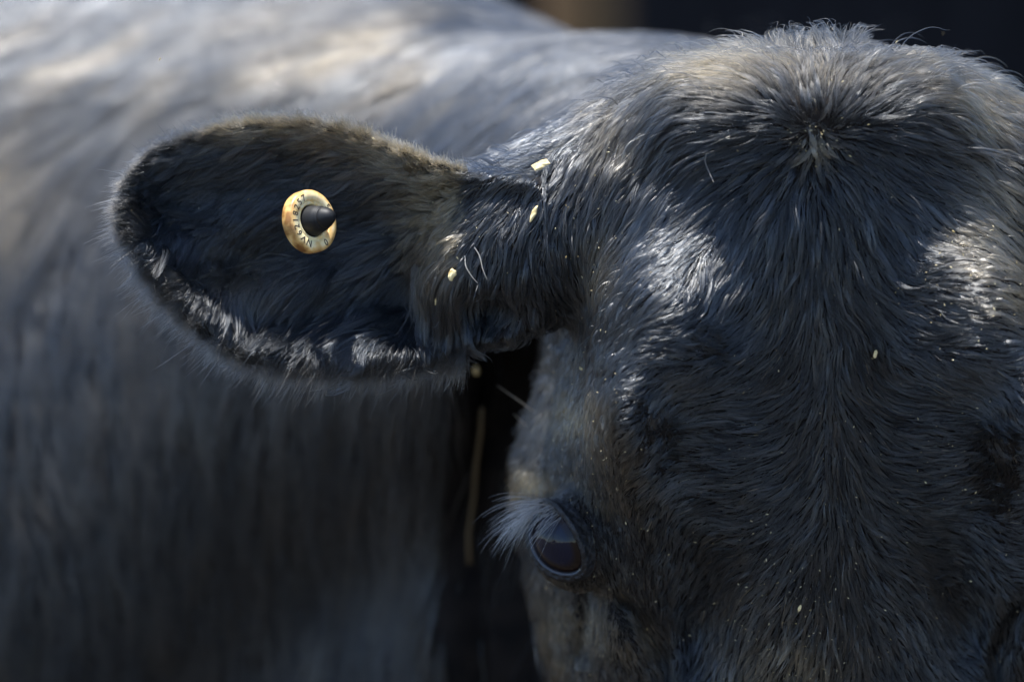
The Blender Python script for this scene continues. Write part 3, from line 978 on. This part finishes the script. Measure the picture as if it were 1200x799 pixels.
def lid_dir(g, l, s_, th, sc):
    """direction from the eyeball centre to the lid opening scaled by sc"""
    ca, sa = math.cos(th), math.sin(th)
    a = 76.0*ca*(1-0.10*ca)
    b = (35.0 if sa > 0 else 31.0)*sa*(1-0.16*ca*ca)
    q = g*EYE_R + l*a*sc + s_*b*sc
    return q/np.linalg.norm(q)

def eyelid(c, g, l, s_):
    """bare skin around the eye: from the wet edge on the eyeball out under the coat"""
    V, Fc = [], []
    n = 120
    prof = [(0.97, 0.6), (0.97, 3.0), (1.0, 5.2), (1.05, 6.4), (1.10, 5.8), (1.15, 7.0), (1.21, 7.8), (1.28, 7.6), (1.36, 7.0), (1.5, 6.0), (1.75, 4.5), (2.1, 2.5)]
    for k, (sc, h) in enumerate(prof):
        for i in range(n):
            th = 2*math.pi*i/n
            d = lid_dir(g, l, s_, th, sc)
            h2 = h + (7.0*max(0, -math.sin(th+0.25))**0.6*math.exp(-((sc-1.12)/0.16)**2) if k > 1 else 0)
            w = 0.55*math.sin(th*17+k*1.3)+0.4*math.sin(th*31-k*0.8)+0.35*math.sin(th*53+k)
            V.append(W([c+d*(EYE_R+h2+(w*0.9 if 3 < k < 10 else 0.15*w))])[0])
    for k in range(len(prof)-1):
        for i in range(n):
            Fc.append((k*n+i, k*n+(i+1) % n, (k+1)*n+(i+1) % n, (k+1)*n+i))
    o = new_mesh('eyelid', V, Fc, m_wet, cow)
    o.data.materials.append(m_tear)
    for p_ in o.data.polygons:
        if p_.index < 2*n:
            p_.material_index = 1
    return own(o)

e1 = eye(EYE_C, EYE_G, EYE_L)
eyelid(EYE_C, EYE_G, EYE_L, EYE_S)
G2, L2, S2 = EYE_G*[-1, 1, 1], EYE_L*[-1, 1, 1], EYE_S*[-1, 1, 1]
e2 = eye(EYE_C2, G2, L2)
eyelid(EYE_C2, G2, L2, S2)

m_lash = fur_material('lash_hair', (0.03, 0.03, 0.032), (0.6, 0.53, 0.42), 0.25, 0.4, (1.45, 1.6))
LASH = (150, 262)
def lashes(mir):
    C = []
    tt = []
    K = 8
    n = 150
    for i in range(n):
        u = random.random()
        # roots along the upper lid, from the outer corner up to the brow
        th = math.radians(random.uniform(*LASH))
        q = lid_dir(EYE_G, EYE_L, EYE_S, th, random.uniform(1.0, 1.5))*(EYE_R+6)
        p = EYE_C+q
        px_, py_ = proj(p[None])
        d = nrm([-0.9+random.gauss(0, .15), 0.10+random.gauss(0, .30)+(0.6*(py_[0]-590)/40), 0.45+random.gauss(0, .15)])
        Lh = random.uniform(30, 92)
        drop = random.uniform(0.5, 1.1)
        pts = [p]
        for k in range(1, K):
            s = k/(K-1)
            d = nrm(d+np.array([-0.02, 0.17*drop, -0.05])+np.random.default_rng(i*9+k).normal(size=3)*0.05)
            p = p+d*Lh/(K-1)
            pts.append(p)
        C.append(pts)
        tt.append(random.random()*0.35)
    C = np.array(C)
    if mir:
        C[..., 0] = 2*(CX0+ROLL*(EYE_C[1]-CY0))-C[..., 0]
    t_ = np.linspace(0, 1, K)[None]
    return hair_object('eyelashes', C, np.random.default_rng(5).uniform(0.26, 0.46, len(C)), m_lash, np.array(tt)[:, None]*(0.5+t_))
lashes(False); lashes(True)

# long whiskers: beside the temple, over the poll and at the brow
def whisker(pts_px, z0, r, tn):
    P, n = hit([pts_px[0][0]], [pts_px[0][1]])
    z = P[0, 2] if z0 is None else z0
    out = []
    for k, (a, b) in enumerate(pts_px):
        f = 1-(z+6*k)/DIST
        out.append((600+(a-600)*f, 399.5+(b-399.5)*f, z+6*k))
    return out
WH = [[(628, 484), (612, 472), (596, 461), (582, 451)], [(620, 502), (612, 494), (606, 489), (601, 484)],
      [(640, 604), (670, 600), (700, 604), (722, 612)], [(650, 596), (690, 597), (715, 600), (735, 606)],
      [(835, 46), (833, 40), (834, 32), (835, 26)], [(880, 42), (886, 38), (893, 33), (897, 30)], [(910, 40), (905, 36), (898, 33), (893, 30)],
      [(870, 44), (872, 40), (871, 35), (873, 32)], [(952, 38), (955, 34), (961, 30), (968, 28)], [(1040, 42), (1046, 40), (1052, 37), (1060, 36)],
      [(828, 180), (826, 190), (832, 205), (836, 214)], [(846, 157), (870, 155), (895, 150), (915, 150)], [(870, 134), (850, 134), (832, 132), (819, 133)],
      [(545, 300), (546, 312), (553, 324), (560, 332)], [(556, 290), (562, 300), (566, 316), (571, 328)], [(530, 280), (528, 290), (523, 297), (520, 300)],
      [(640, 378), (627, 378), (616, 377), (606, 376)]]
C = np.array([whisker(w_, None, 0.6, 0.4) for w_ in WH])
C[..., 2] += 10
hair_object('whiskers', C, np.full(len(C), 0.6), m_lash, np.full((len(C), 4), 0.7), tip=0.25)

# ------------------------------------------------------------------ ear tag
m_tag = bpy.data.materials.new('tag_plastic')
m_tag.use_nodes = True
nt = m_tag.node_tree
b = nt.nodes['Principled BSDF']
b.inputs['Roughness'].default_value = 0.42
b.inputs['Subsurface Weight'].default_value = 0.25
b.inputs['Subsurface Scale'].default_value = 0.002
b.inputs['Subsurface Radius'].default_value = (1.0, 0.7, 0.35)
tc = nt.nodes.new('ShaderNodeTexCoord')
n1 = nt.nodes.new('ShaderNodeTexNoise'); n1.inputs['Scale'].default_value = 170; n1.inputs['Detail'].default_value = 8
nt.links.new(tc.outputs['Object'], n1.inputs['Vector'])
ln = nt.nodes.new('ShaderNodeVectorMath'); ln.operation = 'LENGTH'
ml = nt.nodes.new('ShaderNodeVectorMath'); ml.operation = 'MULTIPLY'; ml.inputs[1].default_value = (1, 1, 0)
nt.links.new(tc.outputs['Object'], ml.inputs[0]); nt.links.new(ml.outputs[0], ln.inputs[0])
mr = nt.nodes.new('ShaderNodeMapRange')
mr.inputs['From Min'].default_value = 31*S; mr.inputs['From Max'].default_value = 38*S
nt.links.new(ln.outputs['Value'], mr.inputs['Value'])
ad = nt.nodes.new('ShaderNodeMath'); ad.operation = 'MULTIPLY_ADD'; ad.inputs[1].default_value = 0.55
nt.links.new(mr.outputs[0], ad.inputs[0])
sb = nt.nodes.new('ShaderNodeMath'); sb.operation = 'MULTIPLY_ADD'; sb.inputs[1].default_value = 1.9; sb.inputs[2].default_value = -0.66
nt.links.new(n1.outputs[0], sb.inputs[0]); nt.links.new(sb.outputs[0], ad.inputs[2])
cr = nt.nodes.new('ShaderNodeValToRGB')
cr.color_ramp.elements[0].position = 0.15; cr.color_ramp.elements[0].color = (0.86, 0.72, 0.42, 1)
cr.color_ramp.elements[1].position = 0.95; cr.color_ramp.elements[1].color = (0.26, 0.12, 0.03, 1)
el = cr.color_ramp.elements.new(0.5); el.color = (0.72, 0.46, 0.17, 1)
nt.links.new(ad.outputs[0], cr.inputs[0]); nt.links.new(cr.outputs[0], b.inputs['Base Color'])
m_stud = mat_new('stud_plastic', (0.006, 0.0065, 0.008), 0.55, Specular_IOR_Level=0.3)
m_ink = mat_new('branded_figures', (0.02, 0.013, 0.009), 0.7)

tagroot = link(bpy.data.objects.new('ear_tag', None))
ta = WV(TAG_A)
up = WV([0, -1, 0]); tx = np.cross(up, ta); tx /= np.linalg.norm(tx); ty = np.cross(ta, tx)
M = Matrix([[tx[i], ty[i], ta[i], 0] for i in range(3)]+[[0, 0, 0, 1]])
M.translation = Vector(W([TAG_C])[0])
tagroot.matrix_world = M
tag(tagroot, 'round cream button tag with branded numbers and black pointed stud inside the spread ear', 'ear tag')

def lathe(name, prof, mat, parent, seg=72, closed=False):
    V, Fc = [], []
    n = len(prof)
    for r, z in prof:
        for i in range(seg):
            a = 2*math.pi*i/seg
            V.append((r*S*math.cos(a), r*S*math.sin(a), z*S))
    m = n if closed else n-1
    for j in range(m):
        j2 = (j+1) % n
        for i in range(seg):
            Fc.append((j*seg+i, j*seg+(i+1) % seg, j2*seg+(i+1) % seg, j2*seg+i))
    if not closed:
        Fc.append(tuple(range(seg))[::-1]); Fc.append(tuple(range((n-1)*seg, n*seg)))
    return new_mesh(name, V, Fc, mat, parent)
# local z points out of the ear
lathe('button', [(19.5, -5), (19.5, 0.5), (20.5, 1.6), (22.5, 2.0), (23.2, 0.8), (24.4, 0.8), (25.0, 2.6), (26, 3.4), (33, 3.4), (36, 2.6), (37.6, 1.0), (38, -3), (37.6, -12), (35, -14), (24, -14), (20.5, -10)], m_tag, tagroot, closed=True)
lathe('stud', [(18.4, -10), (18.6, -3), (18.2, 2), (17.4, 6), (16.2, 12), (15.2, 17), (14.4, 18), (14.4, 19.2), (13.6, 20), (12.8, 20.3), (12.6, 21.6), (12.9, 22.4), (12.4, 25), (11.4, 27), (9.2, 31.5), (6.6, 34.6), (3.6, 36.6), (0.8, 37.2)], m_stud, tagroot)
lathe('pin', [(6, -40), (6, -10.2)], m_stud, tagroot, seg=24)

def glyph_mesh(ch):
    cu = bpy.data.curves.new('glyph', 'FONT')
    cu.body = ch; cu.size = 1.0; cu.align_x = 'CENTER'; cu.align_y = 'CENTER'
    cu.extrude = 0.02; cu.offset = 0.012
    o = bpy.data.objects.new('glyph', cu)
    scene.collection.objects.link(o)
    dg = bpy.context.evaluated_depsgraph_get()
    dg.update()
    me = bpy.data.meshes.new_from_object(o.evaluated_get(dg))
    vs_ = [tuple(v.co) for v in me.vertices]; fs_ = [tuple(p.vertices) for p in me.polygons]
    bpy.data.objects.remove(o); bpy.data.curves.remove(cu); bpy.data.meshes.remove(me)
    return vs_, fs_
V, Fc = [], []
chars = [('N', 246), ('V', 228), ('6', 211), ('2', 195), ('1', 180), ('8', 164), ('2', 148), ('5', 132), ('7', 116), ('5', 35), ('0', 300)]
for ch, ang in chars:
    vs_, fs_ = glyph_mesh(ch)
    a = math.radians(ang)
    base = len(V)
    for (x_, y_, z_) in vs_:
        lx, ly = x_*10.6, y_*11.6
        rr = 29.6+ly
        aa = a-lx/29.6
        V.append((rr*math.cos(aa)*S, rr*math.sin(aa)*S, (3.45+z_*4)*S))
    Fc += [tuple(base+i for i in f) for f in fs_]
new_mesh('lettering', V, Fc, m_ink, tagroot, False)

# ------------------------------------------------------------------ straw flakes and chaff in the coat
m_straw = mat_new('straw', rough=0.7)
noise_color(m_straw, (0.42, 0.29, 0.10), (0.80, 0.66, 0.36), 300, 4, bump=0.6)
def flake_geom(w, h, th, ang, seed, nrmv, P):
    r = random.Random(seed)
    n = nrm(nrmv)
    t = np.array([math.cos(ang), math.sin(ang), 0.0]); t = nrm(t-t.dot(n)*n)
    bb = np.cross(n, t)
    k = 10
    ring = []
    for i in range(k):
        a = 2*math.pi*i/k
        q = 1+r.uniform(-0.28, 0.28)
        ring.append((math.cos(a)*w/2*q, math.sin(a)*h/2*q))
    V, Fc = [], []
    for lvl, sc in ((-th/2, 0.85), (0, 1.0), (th/2, 0.7)):
        for (a, b_) in ring:
            V.append(P+t*a*sc+bb*b_*sc+n*(lvl+r.uniform(-0.2, 0.2)*th))
    V.append(P+n*th*0.7)
    for l in range(2):
        for i in range(k):
            Fc.append((l*k+i, l*k+(i+1) % k, (l+1)*k+(i+1) % k, (l+1)*k+i))
    for i in range(k):
        Fc.append((2*k+i, 2*k+(i+1) % k, 3*k))
    Fc.append(tuple(range(k))[::-1])
    return V, Fc
FL = [
    (634, 193, 24, 13, -0.5, 'large pale straw crumb in the white lit fur beside the ear root', 9),
    (625, 252, 20, 6, -1.1, 'thin slanting straw sliver below the large pale crumb near the ear root', 8),
    (530, 321, 9, 15, 0.2, 'golden brown crumb of straw in the dark fur at the ear base', 9),
    (511, 353, 4, 10, 0.1, 'small pale upright husk in dark fur below the golden brown crumb', 8),
    (558, 434, 9, 12, 0.1, 'rounded tan crumb hanging in the shade under the ear', 6),
    (1026, 415, 5, 11, 0.25, 'yellow husk caught in the dark forehead fur right of the parting', 8),
    (681, 432, 6, 3, 0.5, 'tiny orange crumb in the furrow of the temple above the eye', 6),
    (937, 712, 4, 8, 0.3, 'small yellow flake low on the forehead among fine chaff', 8),
]
for (px_, py_, w_, h_, an, lab, lf) in FL:
    P, n = hit([px_], [py_], lift=lf)
    V, Fc = flake_geom(w_, h_, 3.0, an, int(px_), n[0]*0.4+np.array([0, 0, 0.6]), P[0])
    c = W([P[0]])[0]
    Vw = W(np.array(V))-c
    o = new_mesh('straw_flake', Vw, Fc, m_straw, smooth=False)
    o.location = c
    tag(o, lab, 'straw flake', 'crumbs of straw stuck in the coat of the cow')

# hanging straw seen blurred below the ear
def straw_stalk(pts, r, lab):
    V, Fc = [], []
    m = 8
    P = np.array(pts, float)
    for i in range(len(P)):
        tng = nrm(P[min(i+1, len(P)-1)]-P[max(i-1, 0)])
        a = nrm(np.cross(tng, [0, 0, 1])); b_ = np.cross(tng, a)
        for j in range(m):
            ph = 2*math.pi*j/m
            V.append(P[i]+(a*math.cos(ph)+b_*math.sin(ph)*0.5)*r)
    for i in range(len(P)-1):
        for j in range(m):
            Fc.append((i*m+j, i*m+(j+1) % m, (i+1)*m+(j+1) % m, (i+1)*m+j))
    Fc.append(tuple(range(m))[::-1]); Fc.append(tuple(range((len(P)-1)*m, len(P)*m)))
    c = W([P[0]])[0]
    o = new_mesh('straw_stalk', W(np.array(V))-c, Fc, m_stalk)
    o.location = c
    tag(o, lab, 'straw')
m_stalk = mat_new('dull_straw', (0.085, 0.06, 0.03), 0.9)
pp = []
for (a, b_) in ((565, 478), (563, 510), (558, 545), (555, 585), (549, 625), (550, 660)):
    P, n = hit([a], [b_], lift=10)
    pp.append(P[0])
straw_stalk(pp, 3.2, 'long dull straw lying upright on the shaded neck behind the cheek')

# fine chaff: countless specks
V, Fc = [], []
areas = [(925, 745, 50, 50, 150), (975, 500, 90, 160, 60), (1120, 540, 50, 120, 60), (670, 500, 40, 90, 60), (690, 700, 50, 60, 30),
         (1150, 300, 50, 70, 60), (700, 300, 30, 60, 40), (957, 170, 16, 16, 60), (960, 90, 120, 40, 50), (300, 260, 120, 70, 26), (500, 260, 40, 60, 50), (850, 600, 100, 100, 50)]
qx, qy = [], []
for (a, b_, sx_, sy_, n_) in areas:
    qx += list(rng.normal(a, sx_, n_)); qy += list(rng.normal(b_, sy_, n_))
P, n = hit(qx, qy, lift=6)
okk = (P[:, 2] > -380)
for i in np.nonzero(okk)[0]:
    s_ = abs(random.gauss(0, 0.5))+0.45
    a = random.uniform(0, 3.14)
    dx, dy = math.cos(a)*s_*random.uniform(1, 1.7), math.sin(a)*s_*random.uniform(1, 1.7)
    ex, ey = -math.sin(a)*s_*0.55, math.cos(a)*s_*0.55
    c = P[i]+n[i]*random.uniform(-1, 3)
    b0 = len(V)
    V += [c+[dx, dy, 0], c+[ex, ey, .4], c+[-dx, -dy, 0], c+[-ex, -ey, -.4], c+np.array([0, 0, 0.8])]
    Fc += [(b0+3, b0+2, b0+1, b0), (b0, b0+1, b0+4), (b0+1, b0+2, b0+4), (b0+2, b0+3, b0+4), (b0+3, b0, b0+4)]
m_chaff = mat_new('chaff', rough=0.8)
noise_color(m_chaff, (0.30, 0.22, 0.08), (0.62, 0.55, 0.36), 90, 3)
o = new_mesh('chaff', W(np.array(V)), Fc, m_chaff, smooth=False)
tag(o, 'fine yellow chaff and scurf sprinkled through the fur of the face', kind='stuff')
